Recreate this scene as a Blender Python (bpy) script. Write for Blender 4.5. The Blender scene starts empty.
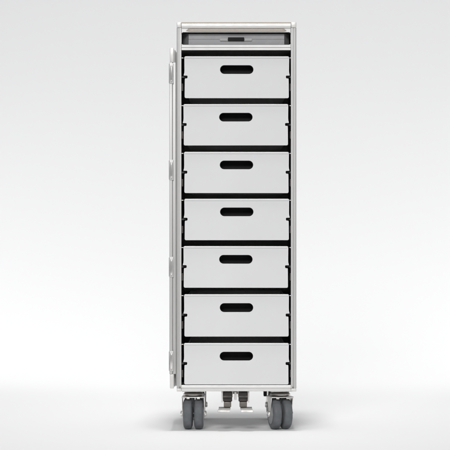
import bpy, bmesh, math, random
from mathutils import Vector, Matrix
random.seed(7)
R = math.radians
scene = bpy.context.scene
COL = scene.collection

# ------------------------------------------------------------------ units
S = 0.002506            # metres per photo pixel at the trolley's front plane (trolley is 300 mm wide)
ZC = 0.517              # camera height
D = 5.5                 # camera distance
def X(px): return (px - 236.5) * S
def Z(py): return ZC + (225.0 - py) * S

# ------------------------------------------------------------------ camera
cd = bpy.data.cameras.new('camera'); cam = bpy.data.objects.new('camera', cd); COL.objects.link(cam)
cam.location = (X(225), -D, ZC); cam.rotation_euler = (R(90), 0, 0)
cd.sensor_width = 36; cd.lens = 36 * D / (450 * S)
cd.clip_end = 100; cd.clip_start = .1
scene.camera = cam

# ------------------------------------------------------------------ world and lamps
w = bpy.data.worlds.new('World'); scene.world = w; w.use_nodes = True
bg = w.node_tree.nodes['Background']
bg.inputs[0].default_value = (.97, .98, 1, 1); bg.inputs[1].default_value = 0.34
def area(name, loc, target, sx, sy, power, color=(1, 1, 1), spread=180):
    l = bpy.data.lights.new(name, 'AREA'); l.shape = 'RECTANGLE'; l.size = sx; l.size_y = sy
    l.energy = power; l.color = color; l.spread = R(spread)
    o = bpy.data.objects.new(name, l); COL.objects.link(o); o.location = loc
    o.rotation_euler = (Vector(target) - Vector(loc)).to_track_quat('-Z', 'Y').to_euler()
    return o
area('overhead_softbox', (-.04, -.45, 6.0), (0, .25, 0), .8, 1.0, 15, (1, .995, .985), 58)
area('front_softbox', (-.5, -4.4, 2.7), (0, 0, .45), 1.8, 1.0, 16, (1, .995, .99), 60)
# background lamps: one on either side low down, one wide fill added overhead to brighten the floor behind the trolley
area('backdrop_lamp', (-2.3, 1.5, 1.25), (-.2, 3.9, .92), 1.0, 1.0, 15.5, (1, 1, 1), 120)
area('backdrop_lamp', (2.4, 1.5, 1.25), (.2, 3.9, .92), 1.0, 1.0, 16.5, (1, 1, 1), 120)
area('sweep_fill', (0, 1.3, 2.6), (0, 1.9, 0), 3.4, .6, 9, (1, 1, 1), 100)

scene.view_settings.view_transform = 'Standard'; scene.view_settings.look = 'None'
scene.view_settings.exposure = 0; scene.view_settings.gamma = 1
scene.render.resolution_x = 1024; scene.render.resolution_y = 1024
try:
    scene.cycles.max_bounces = 8; scene.cycles.diffuse_bounces = 5; scene.cycles.use_denoising = True
except Exception: pass

# ------------------------------------------------------------------ materials
def mat(name, col, rough=.5, metal=0., rvar=.08, rscale=30., bump=0., bscale=400., cvar=0., cscale=8., stretch=None, trans=0., spec=None, coat=0.):
    m = bpy.data.materials.new(name); m.use_nodes = True
    nt = m.node_tree; b = nt.nodes['Principled BSDF']; L = nt.links
    b.inputs['Base Color'].default_value = (*col, 1); b.inputs['Metallic'].default_value = metal
    b.inputs['Roughness'].default_value = rough
    if trans: b.inputs['Transmission Weight'].default_value = trans
    if spec is not None: b.inputs['Specular IOR Level'].default_value = spec
    if coat: b.inputs['Coat Weight'].default_value = coat
    tc = nt.nodes.new('ShaderNodeTexCoord'); mp = nt.nodes.new('ShaderNodeMapping')
    L.new(tc.outputs['Object'], mp.inputs[0])
    if stretch: mp.inputs['Scale'].default_value = stretch
    n = nt.nodes.new('ShaderNodeTexNoise'); n.inputs['Scale'].default_value = rscale; n.inputs['Detail'].default_value = 5
    L.new(mp.outputs[0], n.inputs['Vector'])
    mr = nt.nodes.new('ShaderNodeMapRange'); mr.inputs['To Min'].default_value = max(0, rough - rvar); mr.inputs['To Max'].default_value = rough + rvar
    mr.inputs['From Min'].default_value = .3; mr.inputs['From Max'].default_value = .7
    L.new(n.outputs['Fac'], mr.inputs['Value']); L.new(mr.outputs[0], b.inputs['Roughness'])
    if cvar:
        n2 = nt.nodes.new('ShaderNodeTexNoise'); n2.inputs['Scale'].default_value = cscale; n2.inputs['Detail'].default_value = 6
        L.new(mp.outputs[0], n2.inputs['Vector'])
        mx = nt.nodes.new('ShaderNodeMix'); mx.data_type = 'RGBA'
        mx.inputs[6].default_value = (*[max(0, c * (1 - cvar)) for c in col], 1)
        mx.inputs[7].default_value = (*[min(1, c * (1 + cvar)) for c in col], 1)
        m2 = nt.nodes.new('ShaderNodeMapRange'); m2.inputs['From Min'].default_value = .3; m2.inputs['From Max'].default_value = .7
        L.new(n2.outputs['Fac'], m2.inputs['Value']); L.new(m2.outputs[0], mx.inputs[0]); L.new(mx.outputs[2], b.inputs['Base Color'])
    if bump:
        n3 = nt.nodes.new('ShaderNodeTexNoise'); n3.inputs['Scale'].default_value = bscale; n3.inputs['Detail'].default_value = 3
        L.new(mp.outputs[0], n3.inputs['Vector'])
        bp = nt.nodes.new('ShaderNodeBump'); bp.inputs['Strength'].default_value = 1; bp.inputs['Distance'].default_value = bump
        L.new(n3.outputs['Fac'], bp.inputs['Height']); L.new(bp.outputs[0], b.inputs['Normal'])
    return m
M = {
 'sweep':   mat('white_paper', (.86, .86, .86), .9, 0, .03, 3, spec=.1),
 'drawer':  mat('light_grey_sheet', (.665, .667, .67), .40, .0, .12, 7, .00014, 14, .025, 5, spec=.4),
 'alu':     mat('satin_aluminium', (.68, .675, .665), .52, .3, .06, 60, .00001, 900, .02, 40, (1, 1, .08)),
 'alu_post': mat('anodised_post', (.53, .528, .52), .5, .4, .05, 60, 0, 900, .02, 40, (1, 1, .08)),
 'alu_side':mat('aluminium_panel', (.66, .66, .66), .45, .6, .06, 20, cvar=.02),
 'cap':     mat('pale_cast_corner', (.68, .67, .65), .4, .2, .05, 60, cvar=.03, cscale=60),
 'warm':    mat('champagne_aluminium', (.50, .45, .39), .5, .3, .06, 60),
 'inner':   mat('shaded_lining', (.40, .405, .39), .5, .1, .08, 20, cvar=.15, cscale=12),  # aluminium interior, cavity shade put into the grey
 'back':    mat('lightened_back_panel', (.80, .81, .78), .7, 0, .05, 20, cvar=.03),  # colour lightened to lift the dark gaps between drawers
 'strip':   mat('bronze_guide_strip', (.055, .05, .045), .6, .1, .08, 40, cvar=.3, cscale=120),
 'rail':    mat('dark_rail', (.045, .045, .045), .45, .3, .08, 40),
 'bead':    mat('rail_tip', (.62, .60, .56), .4, .5, .08, 60),
 'smoke':   mat('smoky_tray_plastic', (.35, .35, .36), .28, 0, .05, 30, cvar=.03, coat=.3),
 'smoke_l': mat('pale_tray_plastic', (.38, .38, .38), .35, 0, .05, 30),
 'smoke_d': mat('dark_tray_plastic', (.26, .26, .265), .3, 0, .05, 30, cvar=.2, cscale=40),
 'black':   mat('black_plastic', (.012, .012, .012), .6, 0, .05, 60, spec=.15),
 'chrome':  mat('polished_steel', (.88, .87, .85), .22, 1, .01, 60),
 'steel':   mat('zinc_plated_steel', (.72, .70, .67), .32, .8, .06, 120, 0, 500, .04, 60),
 'pedal':   mat('worn_pedal_steel', (.50, .49, .47), .5, .4, .12, 90, .00004, 300, .12, 110),
 'dsteel':  mat('dark_cast_steel', (.17, .155, .14), .4, .6, .1, 150, 0, 300, .2, 90),
 'block':   mat('black_pivot_block', (.045, .04, .036), .45, .3, .1, 150, cvar=.2, cscale=90),
 'tyre':    mat('slate_grey_rubber', (.115, .123, .131), .6, 0, .15, 90, .00008, 700, .16, 70, spec=.4),
 'hub':     mat('pale_grey_hub', (.27, .28, .29), .4, 0, .06, 80, cvar=.04, cscale=60),
}

# ------------------------------------------------------------------ mesh helpers
def box(bm, x0, x1, y0, y1, z0, z1, bev=0., seg=2, mi=0):
    vs = [bm.verts.new((x, y, z)) for x in (x0, x1) for y in (y0, y1) for z in (z0, z1)]
    F = [(0, 1, 3, 2), (4, 6, 7, 5), (0, 4, 5, 1), (2, 3, 7, 6), (0, 2, 6, 4), (1, 5, 7, 3)]
    fs = [bm.faces.new([vs[i] for i in f]) for f in F]
    bmesh.ops.recalc_face_normals(bm, faces=fs)
    for f in fs: f.material_index = mi
    if bev:
        es = {e for f in fs for e in f.edges}
        r = bmesh.ops.bevel(bm, geom=list(es), offset=bev, segments=seg, affect='EDGES', profile=.5, clamp_overlap=True)
        for f in r['faces']: f.material_index = mi
def arc(cx, cz, r, a0, a1, n=6):
    return [(cx + r * math.cos(R(a0 + (a1 - a0) * i / n)), cz + r * math.sin(R(a0 + (a1 - a0) * i / n))) for i in range(n + 1)]
def rrect(x0, x1, z0, z1, r, n=6):
    return arc(x1 - r, z1 - r, r, 0, 90, n) + arc(x0 + r, z1 - r, r, 90, 180, n) + arc(x0 + r, z0 + r, r, 180, 270, n) + arc(x1 - r, z0 + r, r, 270, 360, n)
def slab(bm, outer, holes, y0, y1, mi=0):
    """a plate with holes in the XZ plane, from depth y0 to y1"""
    es = []
    for loop in [outer] + holes:
        vs = [bm.verts.new((x, y0, z)) for x, z in loop]
        es += [bm.edges.new((vs[i], vs[(i + 1) % len(vs)])) for i in range(len(vs))]
    r = bmesh.ops.triangle_fill(bm, use_beauty=True, use_dissolve=False, edges=es, normal=(0, -1, 0))
    fs = [g for g in r['geom'] if isinstance(g, bmesh.types.BMFace)]
    e = bmesh.ops.extrude_face_region(bm, geom=fs)
    nv = [g for g in e['geom'] if isinstance(g, bmesh.types.BMVert)]
    bmesh.ops.translate(bm, verts=nv, vec=(0, y1 - y0, 0))
    allf = {f for v in nv for f in v.link_faces} | set(fs)
    for f in allf: f.material_index = mi
    bmesh.ops.recalc_face_normals(bm, faces=list(allf))
def prism(bm, prof, a, b, axis='z', mi=0):
    """closed profile swept along an axis. z: prof=(x,y); x: prof=(y,z)"""
    def P(p, t): return (p[0], p[1], t) if axis == 'z' else (t, p[0], p[1])
    va = [bm.verts.new(P(p, a)) for p in prof]; vb = [bm.verts.new(P(p, b)) for p in prof]
    n = len(prof); fs = [bm.faces.new((va[i], va[(i + 1) % n], vb[(i + 1) % n], vb[i])) for i in range(n)]
    fs += [bm.faces.new(va), bm.faces.new(vb)]
    for f in fs: f.material_index = mi
    bmesh.ops.recalc_face_normals(bm, faces=fs)
def lathe(bm, prof, center, axis='x', n=64, mi=0):
    """prof = [(t, r)] along the axis, closed by end caps when r=0"""
    rings = []
    for t, r in prof:
        ring = []
        for i in range(n):
            a = 2 * math.pi * i / n; c, s = r * math.cos(a), r * math.sin(a)
            p = (t, c, s) if axis == 'x' else (c, s, t) if axis == 'z' else (c, t, s)
            ring.append(bm.verts.new(Vector(p) + Vector(center)))
        rings.append(ring)
    fs = []
    for a, b in zip(rings, rings[1:]):
        for i in range(n): fs.append(bm.faces.new((a[i], a[(i + 1) % n], b[(i + 1) % n], b[i])))
    fs.append(bm.faces.new(rings[0])); fs.append(bm.faces.new(rings[-1]))
    for f in fs: f.material_index = mi
    bmesh.ops.recalc_face_normals(bm, faces=fs)
def obj(name, bm, mats, parent=None, loc=(0, 0, 0), bevel=0., seg=2, smooth=0):
    me = bpy.data.meshes.new(name); bm.to_mesh(me); bm.free()
    for m in (mats if isinstance(mats, (list, tuple)) else [mats]): me.materials.append(M[m])
    o = bpy.data.objects.new(name, me); COL.objects.link(o); o.location = loc
    if smooth:
        for p in me.polygons: p.use_smooth = True
        try: me.set_sharp_from_angle(angle=R(smooth))
        except Exception: pass
    if bevel:
        b = o.modifiers.new('bevel', 'BEVEL'); b.width = bevel; b.segments = seg; b.limit_method = 'ANGLE'; b.angle_limit = R(35)
    if parent: o.parent = parent
    return o
def copy_tree(o, parent=None, loc=None, rz=None):
    c = o.copy(); COL.objects.link(c); c.parent = parent
    if loc is not None: c.location = loc
    if rz is not None: c.rotation_euler = (0, 0, rz)
    for ch in [k for k in bpy.data.objects if k.parent == o]: copy_tree(ch, c)
    return c

# ------------------------------------------------------------------ the setting: one seamless white sweep
bm = bmesh.new()
prof = [(-9, 0), (-5, 0), (-2, 0), (0, 0), (1.2, 0)]
rad = 2.2; yw = 4.2
for i in range(0, 33):
    a = R(90 * i / 32); prof.append((yw - rad + rad * math.sin(a), rad - rad * math.cos(a)))
prof += [(yw, 3), (yw, 5)]
xs = [-7, -3, 0, 3, 7]
rows = [[bm.verts.new((x, y, z)) for x in xs] for y, z in prof]
for a, b in zip(rows, rows[1:]):
    for i in range(len(xs) - 1): bm.faces.new((a[i], a[i + 1], b[i + 1], b[i]))
bmesh.ops.recalc_face_normals(bm, faces=bm.faces[:])
fl = obj('floor', bm, 'sweep', smooth=180); fl['kind'] = 'structure'

# ------------------------------------------------------------------ the trolley
T = bpy.data.objects.new('service_trolley', None); COL.objects.link(T); T.empty_display_size = .1
T['label'] = 'tall narrow silver aluminium galley trolley on twin casters, open door folded back, seven grey drawers'
T['category'] = 'trolley'

DEP = .405                              # depth of the body
xl, xr = X(176.7), X(296.4)
zt, zb = Z(22), Z(391.6)
# body shell: sides, top, floor, back (outside aluminium, inside lined in a grey darkened for shade)
bm = bmesh.new()
box(bm, xl + .0012, xl + .0075, .0065, DEP, zb + .004, zt - .003, .0008)
box(bm, xr - .0075, xr - .0012, .0065, DEP, zb + .004, zt - .003, .0008)
box(bm, xl + .0078, xr - .0078, .0065, DEP, zt - .010, zt - .0015, .0008)
box(bm, xl + .0078, xr - .0078, .0065, DEP, zb + .001, Z(386.2), .0008)
box(bm, xl + .0012, xr - .0012, DEP + .0003, DEP + .006, zb + .003, zt - .003, .0015)
obj('body', bm, 'alu_side', T)
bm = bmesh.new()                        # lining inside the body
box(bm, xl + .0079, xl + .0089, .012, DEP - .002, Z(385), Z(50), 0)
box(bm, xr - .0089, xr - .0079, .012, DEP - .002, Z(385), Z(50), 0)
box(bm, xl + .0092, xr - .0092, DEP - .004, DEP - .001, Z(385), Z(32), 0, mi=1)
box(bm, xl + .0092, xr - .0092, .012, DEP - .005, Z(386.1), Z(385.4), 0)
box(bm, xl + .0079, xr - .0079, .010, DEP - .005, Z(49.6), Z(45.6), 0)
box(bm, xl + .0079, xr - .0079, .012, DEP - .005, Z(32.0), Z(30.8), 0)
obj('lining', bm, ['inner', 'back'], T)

# front posts: an extrusion with a flat inner lip, two grooves and a rounded outer corner
def post_profile(sgn, xo, xi):
    """points (x,y), xo = outer face, xi = inner face, sgn=+1 when the outer side is +x"""
    wd = abs(xi - xo); q = lambda t: xo - sgn * t
    pts = [(q(wd), .009), (q(wd), .0006), (q(wd - .0006), 0)]
    pts += [(q(wd - .0046), 0), (q(wd - .0048), .0030), (q(wd - .0057), .0030), (q(wd - .0060), .0010)]
    pts += [(q(.0068 if wd > .0125 else .0046), .0010), (q(.0066 if wd > .0125 else .0045), .0034), (q(.0058 if wd > .0125 else .0037), .0034), (q(.0056 if wd > .0125 else .0035), .0012)]
    r = .0030
    for i in range(7):
        a = R(90 * i / 6); pts.append((q(r - r * math.sin(a)), .0012 + r - r * math.cos(a)))
    pts += [(q(0), .009)]
    return pts
for sgn, xo, xi in ((-1, xl, X(181.4)), (1, xr, X(290.9))):
    bm = bmesh.new()
    prism(bm, post_profile(sgn, xo, xi), Z(388.4), Z(27.8))
    obj('corner_post', bm, 'alu_post', T, smooth=30)
# top fascia with the tray opening
bm = bmesh.new()
xo0, xo1, zo0, zo1 = X(181.6), X(290.7), Z(44.7), Z(32.2)
slab(bm, [(X(181.5), Z(47.45)), (X(290.8), Z(47.45)), (X(290.8), Z(22.3)), (X(181.5), Z(22.3))],
     [rrect(xo0 + .0002, xo1 - .0002, zo0, zo1, .0042)], .0008, .007)
obj('top_fascia', bm, 'alu', T, bevel=.0006)
# convex extrusion along the very top, and the beige grip lip over the tray
bm = bmesh.new()
zc_, zh_ = Z(26.0), 2.7 * S
pr = [(.0007, zc_ - zh_)] + [(.0007 - .0048 * math.cos(R(a)) ** .8, zc_ + zh_ * math.sin(R(a))) for a in range(-80, 81, 10)] + [(.0007, zc_ + zh_)]
prism(bm, pr, X(181.6), X(290.7), 'x')
obj('top_bead', bm, 'alu', T, smooth=60)
bm = bmesh.new(); box(bm, X(181.6), X(290.7), -.0012, .006, Z(23.1), Z(22.1), .0006)
obj('top_edge', bm, 'warm', T)
bm = bmesh.new()
N = 40; secs = []
for i in range(N + 1):
    t = i / N; x = X(185.8) + (X(286.8) - X(185.8)) * t
    k = min(1, min(t, 1 - t) / .035); k = math.sin(k * math.pi / 2) ** .8 if k < 1 else 1
    k = max(k, .05)
    zc = Z(31.0); h = .0058 * k; d = .0062 * k
    sec = [(x, .001, zc), (x, .001 - d * .9, zc + h * .06), (x, .001 - d, zc + h * .28), (x, .001 - d * .72, zc + h * .52), (x, .001 - d * .3, zc + h * .8), (x, .001, zc + h)]
    secs.append([bm.verts.new(p) for p in sec])
for a, b in zip(secs, secs[1:]):
    n = len(a)
    for i in range(n): bm.faces.new((a[i], a[(i + 1) % n], b[(i + 1) % n], b[i]))
bm.faces.new(secs[0]); bm.faces.new(secs[-1]); bmesh.ops.recalc_face_normals(bm, faces=bm.faces[:])
obj('grip_lip', bm, 'warm', T, smooth=50)
# header rail under the fascia
bm = bmesh.new(); box(bm, X(181.5), X(290.8), .0002, .011, Z(50.1), Z(47.75), .0005)
obj('header_rail', bm, 'alu', T)
# bottom rail: two steps with a groove
bm = bmesh.new()
z0, z1 = zb, Z(385.2)
pr = [(.011, z0 + .0006), (.0022, z0 + .0006), (.0012, z0 + .0016), (.0008, Z(388.9)), (.0020, Z(388.7)), (.0020, Z(388.2)), (.0003, Z(388.0)), (.0001, Z(386.0)), (.0009, z1), (.011, z1)]
prism(bm, pr, X(181.5), X(290.8), 'x')
obj('bottom_rail', bm, 'alu', T, smooth=30)
# corner castings
for sx, x0, x1 in ((-1, xl + .0001, X(181.35)), (1, X(291.0), xr - .0001)):
    bm = bmesh.new(); box(bm, x0, x1, -.0009, .012, Z(27.6), zt - .0002, .0016, 3)
    cx = (x0 + x1) / 2
    c = obj('corner_cap', bm, 'cap', T, smooth=50)
    bm = bmesh.new(); box(bm, x0, x1, -.0002, .012, zb, Z(388.6), .0014, 3)
    obj('corner_cap', bm, 'cap', T, smooth=50)
    bm = bmesh.new(); lathe(bm, [(-.0016, .0010), (-.0013, .0016), (.0, .0017)], (X(180.0) if sx < 0 else X(292.8), .0, Z(387.2)), 'y', 20)
    obj('rivet', bm, 'dsteel', T, smooth=50)

# smoky tray in the top compartment
bm = bmesh.new()
def quadbox(pts_front, y0, y1): pass
ty = .016
z0, z1 = Z(44.5), Z(33.2)
# front wall in two steps: the lower half stands a little proud of the upper
box(bm, X(188.3), X(284.6), ty, ty + .0025, z0 + .0006, Z(38.9), .0006)
box(bm, X(188.3), X(284.6), ty + .0030, ty + .0055, Z(38.8), z1, .0006)
tray = obj('tray', bm, 'smoke', T)
bm = bmesh.new()                        # dark swept side walls
for s, xa, xb in ((-1, X(188.1), X(182.4)), (1, X(284.8), X(289.6))):
    vs = []
    for (x, y) in ((xa, ty + .002), (xb, ty + .030), (xb, .30), (xa, .30)):
        vs.append((x, y))
    prism(bm, vs, z0 + .0008, z1 + .0006, 'z')
    obj('side_wall', bm, 'smoke_d', tray); bm = bmesh.new()
bm.free()
bm = bmesh.new(); box(bm, X(188.4), X(284.5), ty + .008, .30, z0 + .0008, z0 + .003)
obj('tray_base', bm, 'smoke_d', tray)
bm = bmesh.new()                        # thin frame edge round the opening
slab(bm, rrect(xo0 - .0004, xo1 + .0004, zo0 - .0006, zo1 + .0006, .0042), [rrect(xo0 + .0011, xo1 - .0011, zo0 + .0010, zo1 - .0010, .0034)], .0072, .0125)
obj('opening_seal', bm, 'black', T)
bm = bmesh.new()                        # grip wings either side of the latch
slab(bm, rrect(X(219.8), X(252.0), Z(40.4), Z(37.9), .0022), [rrect(X(227.6), X(244.6), Z(40.15), Z(38.15), .0005)], ty - .0030, ty - .0002)
obj('latch_plate', bm, 'smoke_l', tray, bevel=.0005)
bm = bmesh.new()
box(bm, X(228), X(244.2), ty - .0042, ty - .0002, Z(40.6), Z(36.9), .0006)
obj('latch', bm, 'black', tray, loc=(0, -.0002, 0))

# ------------------------------------------------------------------ drawers
HW = 52.45 * S                           # half width of a drawer front
HD = 41.6 * S
def make_drawer():
    # origin: centre x, front plane, top edge
    fy = .0
    bm = bmesh.new()
    k = S
    zn = -20.3 * k                      # notch centre
    def side(sg):
        # from the top corner down to the bottom corner, as offsets from the half width (positive = outwards)
        p = [(-1.2, -.0), (-.35, -.35), (0, -1.2), (-.1, -14.0), (.05, -16.5), (.45, -18.0), (.5, -18.6), (.3, -19.0), (-2.6, -19.1), (-3.2, -19.5), (-3.2, -21.2), (-2.7, -21.9), (-.9, -22.0),
             (-.5, -22.5), (-.4, -26), (-.3, -40.2), (-.7, -41.2), (-1.5, -41.6)]
        return [(sg * (HW + a * k), b * k) for a, b in p]
    outer = side(1) + side(-1)[::-1]
    hole = rrect(-16.7 * k, 16.7 * k, -17.5 * k, -8.75 * k, 4.36 * k, 10)
    slab(bm, outer, [hole], fy + .0002, fy + .0016)
    # body behind the front: sides, flanges, bottom, back
    xs = HW - 4.2 * k; dep = .372
    for sg in (-1, 1):
        a, b = sorted((sg * xs, sg * (xs - .0012)))
        box(bm, a, b, .0017, dep, -HD + .001, -.0012)
        a, b = sorted((sg * (xs + .0002), sg * (HW + .6 * k)))
        box(bm, a, b, .0020, dep, zn + .0031, zn + .0043)
    box(bm, -xs, xs, .0018, dep, -HD + .0006, -HD + .0018)
    box(bm, -xs, xs, dep - .0014, dep - .0002, -HD + .002, -.0015)
    d = obj('drawer', bm, 'drawer', T, bevel=.0004)
    # folded rim along the top edge
    bm = bmesh.new()
    prism(bm, [(-.0004, -.0052), (-.0022, -.0044), (-.0024, -.0012), (-.0014, -.0001), (.0020, .0001), (.0020, -.0007), (.00005, -.0013), (.00005, -.0056)], -HW + 1.0 * k, HW - 1.0 * k, 'x')
    obj('rim', bm, 'drawer', d, smooth=35)
    # black cup added behind the open oval hand hole, stands for the shade inside
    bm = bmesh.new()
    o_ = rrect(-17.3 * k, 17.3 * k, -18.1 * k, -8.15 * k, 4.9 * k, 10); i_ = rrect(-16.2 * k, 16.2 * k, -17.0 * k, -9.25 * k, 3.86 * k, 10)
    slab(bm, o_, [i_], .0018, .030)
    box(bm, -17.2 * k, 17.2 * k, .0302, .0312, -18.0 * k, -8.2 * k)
    obj('hole_shade_cup', bm, 'black', d, smooth=40)
    return d
rows_ = [(56.3, 98.1, 236.75), (104.1, 145.4, 235.85), (151.9, 193.1, 236.5), (198.8, 240.2, 236.75), (246.2, 287.8, 235.9), (294.3, 336.6, 236.5), (343.1, 384.6, 236.4)]
jit = [(0.0022, .03), (.0014, -.06), (.002, .05), (.0026, -.03), (.0012, .08), (.0022, -.05), (.0016, .02)]
proto = make_drawer()
rail_proto = {}
for sg in (-1, 1):
    bm = bmesh.new()
    xw = sg * (X(296.4) - .009); xe = sg * (HW - 2.3 * S)
    a, b = sorted((xw, xe))
    box(bm, a, b, .016, DEP - .006, -.0018, .0026, .0005, mi=0)
    a, b = sorted((xw, sg * (HW + .35 * S)))
    box(bm, a, b, .0045, .0155, -.0022, -.0002, .0005, mi=0)            # rail tip that shows beside the notch
    a, b = sorted((xw, sg * (HW + .6 * S)))
    box(bm, a, b, .005, .020, 18.6 * S, 19.5 * S, .0006, mi=1)          # small stop in the gap above
    a, b = sorted((xw, sg * (HW + .9 * S)))
    box(bm, a, b, .008, .016, -14 * S, -6.5 * S, .0006, mi=2)           # guide strip on the wall below the runner
    rail_proto[sg] = obj('runner', bm, ['rail', 'bead', 'strip'], T)
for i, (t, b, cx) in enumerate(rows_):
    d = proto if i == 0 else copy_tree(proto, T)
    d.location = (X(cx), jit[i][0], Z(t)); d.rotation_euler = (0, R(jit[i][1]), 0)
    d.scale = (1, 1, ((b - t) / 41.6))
    for sg in (-1, 1):
        r = rail_proto[sg] if i == 0 else copy_tree(rail_proto[sg], T)
        r.location = (0, 0, Z(t + 20.5))

# ------------------------------------------------------------------ door, swung right round against the left side
bm = bmesh.new()
# hinge stile seen edge-on: stepped extrusion
box(bm, X(169.4), X(172.5), -.004, .018, Z(374), Z(62.5), .0012, 3)
box(bm, X(172.7), X(175.7), -.001, .018, Z(374), Z(62.5), .0008, 2)
box(bm, X(169.8), X(175.4), .0185, .295, Z(387.0), Z(49.5), .001)
door = obj('door', bm, 'alu_post', T, smooth=40)
for za, zc in ((Z(62.4), Z(48.0)), (Z(388.4), Z(374.1))):
    bm = bmesh.new()
    box(bm, X(169.9), X(173.9), -.002, .020, za, zc, .0016, 3)
    obj('end_block', bm, 'cap', door, smooth=50)
bm = bmesh.new()                                                       # rubber gasket strip between door and body
box(bm, X(175.85), X(176.55), .003, .03, Z(386), Z(52), .0003)
obj('gasket', bm, 'inner', door)
hp = None
for py in (73.5, 170, 267, 361):
    if hp is None:
        bm = bmesh.new()
        h = 10.2 * S
        box(bm, X(169.5), X(173.6), -.0058, -.0041, -h, h, .0008, 3, mi=1)
        box(bm, X(168.9), X(169.45), -.0072, .012, -h * .94, h * .94, .0007, 2, mi=1)
        pr = [(-h * .80, .0005), (-h * .77, .0018), (-h * .72, .0026)] + [(z * h, .0028 + .0010 * math.cos(z * 2.0)) for z in [-.6, -.45, -.3, -.15, 0, .15, .3, .45, .6]] + [(h * .72, .0026), (h * .77, .0018), (h * .80, .0005)]
        lathe(bm, pr, (X(171.5), -.0074, 0), 'z', 32)
        hp = hinge = obj('hinge', bm, ['chrome', 'alu_post'], door, smooth=40)
    else: hinge = copy_tree(hp, door)
    hinge.location = (0, 0, Z(py))

# ------------------------------------------------------------------ twin-wheel casters
WR = .0392                                                             # wheel radius
def make_caster():
    # origin on the floor under the swivel; body bottom at zb
    bm = bmesh.new()
    tp = zb
    # swivel raceway: dark dished disc with bright ring
    lathe(bm, [(tp - .0150, .012), (tp - .0145, .0215), (tp - .0110, .0245), (tp - .0070, .0235), (tp - .0045, .020), (tp - .0042, .014)], (0, 0, 0), 'z', 48, mi=1)
    # fork crown, a bent plate with rolled front edge
    yk = -.006
    box(bm, -.0288, .0288, -.0270 , .0270, tp - .0186, tp - .0155, .0012, 3, mi=0)
    # fork legs, tapering down to the axle
    for s in (-1, 1):
        a, b = sorted((s * .0270, s * .0286))
        prf = [(-.0240, tp - .0175), (.0200, tp - .0175), (.0065, WR + .004), (.0050, WR - .0065), (-.0050, WR - .0065), (-.0085, WR + .002), (-.0150, WR + .016)]
        prism(bm, prf, a, b, 'x', mi=0)
    lathe(bm, [(-.0300, .0042), (.0300, .0042)], (0, 0, WR), 'x', 20, mi=1)
    # little stiffening lugs under the crown
    for x in (-.0125, .0135): box(bm, x - .004, x + .004, -.0276, -.0262, tp - .0215, tp - .0175, .0006, mi=0)
    c = obj('caster', bm, ['steel', 'dsteel'], T, smooth=35)
    bm = bmesh.new()
    box(bm, -.0288, .0288, -.0235, .0235, tp - .0036, tp - .0006, .0010, 3)
    obj('mounting_plate', bm, 'steel', c, smooth=50)
    bm = bmesh.new()
    lathe(bm, [(tp - .0128, .0110), (tp - .0122, .0262), (tp - .0104, .0268), (tp - .0098, .0255)], (0, 0, 0), 'z', 48)
    obj('bearing_ring', bm, 'steel', c, smooth=50)
    wh = .0115; gap = .0023; prev = None
    for s in (-1, 1):
        cx = s * (gap + wh)
        if prev is None:
            bm = bmesh.new(); r = WR
            prof = [(-wh, r - .013), (-wh, r - .0105), (-wh * .97, r - .0075), (-wh * .90, r - .0048), (-wh * .76, r - .0023), (-wh * .55, r - .0008), (-wh * .25, r - .0001), (0, r)]
            prof = prof + [(-t, q) for t, q in prof[::-1][1:]]
            lathe(bm, prof, (0, 0, 0), 'x', 96)
            wheel = obj('wheel', bm, 'tyre', c, smooth=40); prev = wheel
            bm = bmesh.new()
            lathe(bm, [(-wh - .0012, .006), (-wh - .0018, .010), (-wh - .0006, .021), (-wh - .0001, r - .0135), (wh + .0001, r - .0135), (wh + .0006, .021), (wh + .0018, .010), (wh + .0012, .006)], (cx, 0, WR), 'x', 64)
            obj('hub', bm, 'hub', c, smooth=40)
        else:
            wheel = wheel.copy(); COL.objects.link(wheel); wheel.parent = c
            bm = bmesh.new()
            lathe(bm, [(-wh - .0001, r - .0135), (wh + .0001, r - .0135), (wh + .0006, .021), (wh + .0018, .010), (wh + .0012, .006)], (cx, 0, WR), 'x', 64)
            obj('hub', bm, 'hub', c, smooth=40)
        wheel.location = (cx, 0, WR)
    for s in (-1, 1):
        bm = bmesh.new()
        lathe(bm, [(0, .0078), (s * .0028, .0076), (s * .0044, .0058), (s * .0048, .0010)], (s * .0287, 0, WR), 'x', 28)
        obj('axle_cap', bm, 'chrome', c, smooth=50)
    return c
cp = make_caster()
spots = [(X(193.2), .060, R(-2)), (X(280.6), .060, R(13)), (X(193.2), .345, R(4)), (X(280.6), .345, R(9))]
for i, (x, y, a) in enumerate(spots):
    c = cp if i == 0 else copy_tree(cp, T)
    c.location = (x, y, 0); c.rotation_euler = (0, 0, a)
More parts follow.
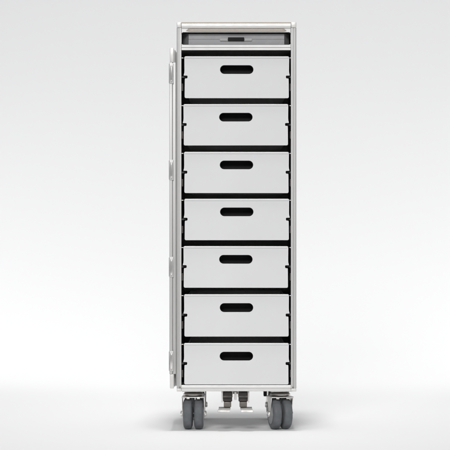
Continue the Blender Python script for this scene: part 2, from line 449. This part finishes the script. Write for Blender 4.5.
# dark bracket beside the right-hand caster
bm = bmesh.new(); box(bm, X(264.3), X(267.6), .09, .13, Z(399.2), zb - .0005, .001)
obj('brake_bracket', bm, 'black', T)

# ------------------------------------------------------------------ brake pedals under the front rail
for s in (-1, 1):
    cx = X(235.4)
    def q(px): return cx + s * (px * S)
    def bx(bm, a, b, *r, **k):
        a, b = sorted((q(a), q(b))); box(bm, a, b, *r, **k)
    bm = bmesh.new()                    # bright U bracket
    bx(bm, 12.8, 13.9, .012, .050, Z(402.8), zb - .0003, .0005)
    bx(bm, 3.6, 12.6, .046, .050, Z(401), zb - .0003, .0005)
    bx(bm, 2.4, 3.3, .020, .050, Z(398), zb - .0003, .0005)
    br = obj('pedal_bracket', bm, 'steel', T, smooth=40)
    bm = bmesh.new()                    # dark hinge block and arm
    bx(bm, 3.2, 12.4, .016, .044, Z(402.2), Z(392.3), .0022, seg=3)
    lathe(bm, [(0, .0050), (s * 8.2 * S, .0050)], (q(3.9), .016, Z(397.2)), 'x', 28)
    obj('hinge_block', bm, 'block', br, smooth=40)
    bm = bmesh.new()
    bx(bm, 4.2, 11.6, .014, .036, Z(407.6), Z(402.4), .0012, seg=3)
    obj('pedal_arm', bm, 'dsteel', br, smooth=40)
    bm = bmesh.new()                    # foot plate: bent sheet, tipped down to the front
    prf = [(.034, Z(408.6)), (.006, Z(409.2)), (-.002, Z(410.6)), (-.0045, Z(412.2)), (-.0062, Z(412.0)), (-.0044, Z(410.0)), (.005, Z(408.5)), (.034, Z(407.9))]
    a, b = sorted((q(5.0), q(16.6)))
    prism(bm, prf, a, b, 'x')
    # widen towards the front for the flared tread
    for v in bm.verts:
        if v.co.y < .0: v.co.x += (s * 1.0 * S) * (1 if abs(v.co.x - q(16.6)) < 1e-5 else .6)
    obj('brake_pedal', bm, 'pedal', br, bevel=.0005)
bm = bmesh.new()                        # centre post between the pedals
box(bm, X(234.4), X(236.6), .020, .026, Z(400.5), Z(392.6), .0008)
box(bm, X(231.2), X(239.4), .022, .030, Z(394.6), zb - .0004, .0008, mi=1)
obj('centre_link', bm, ['steel', 'dsteel'], T)
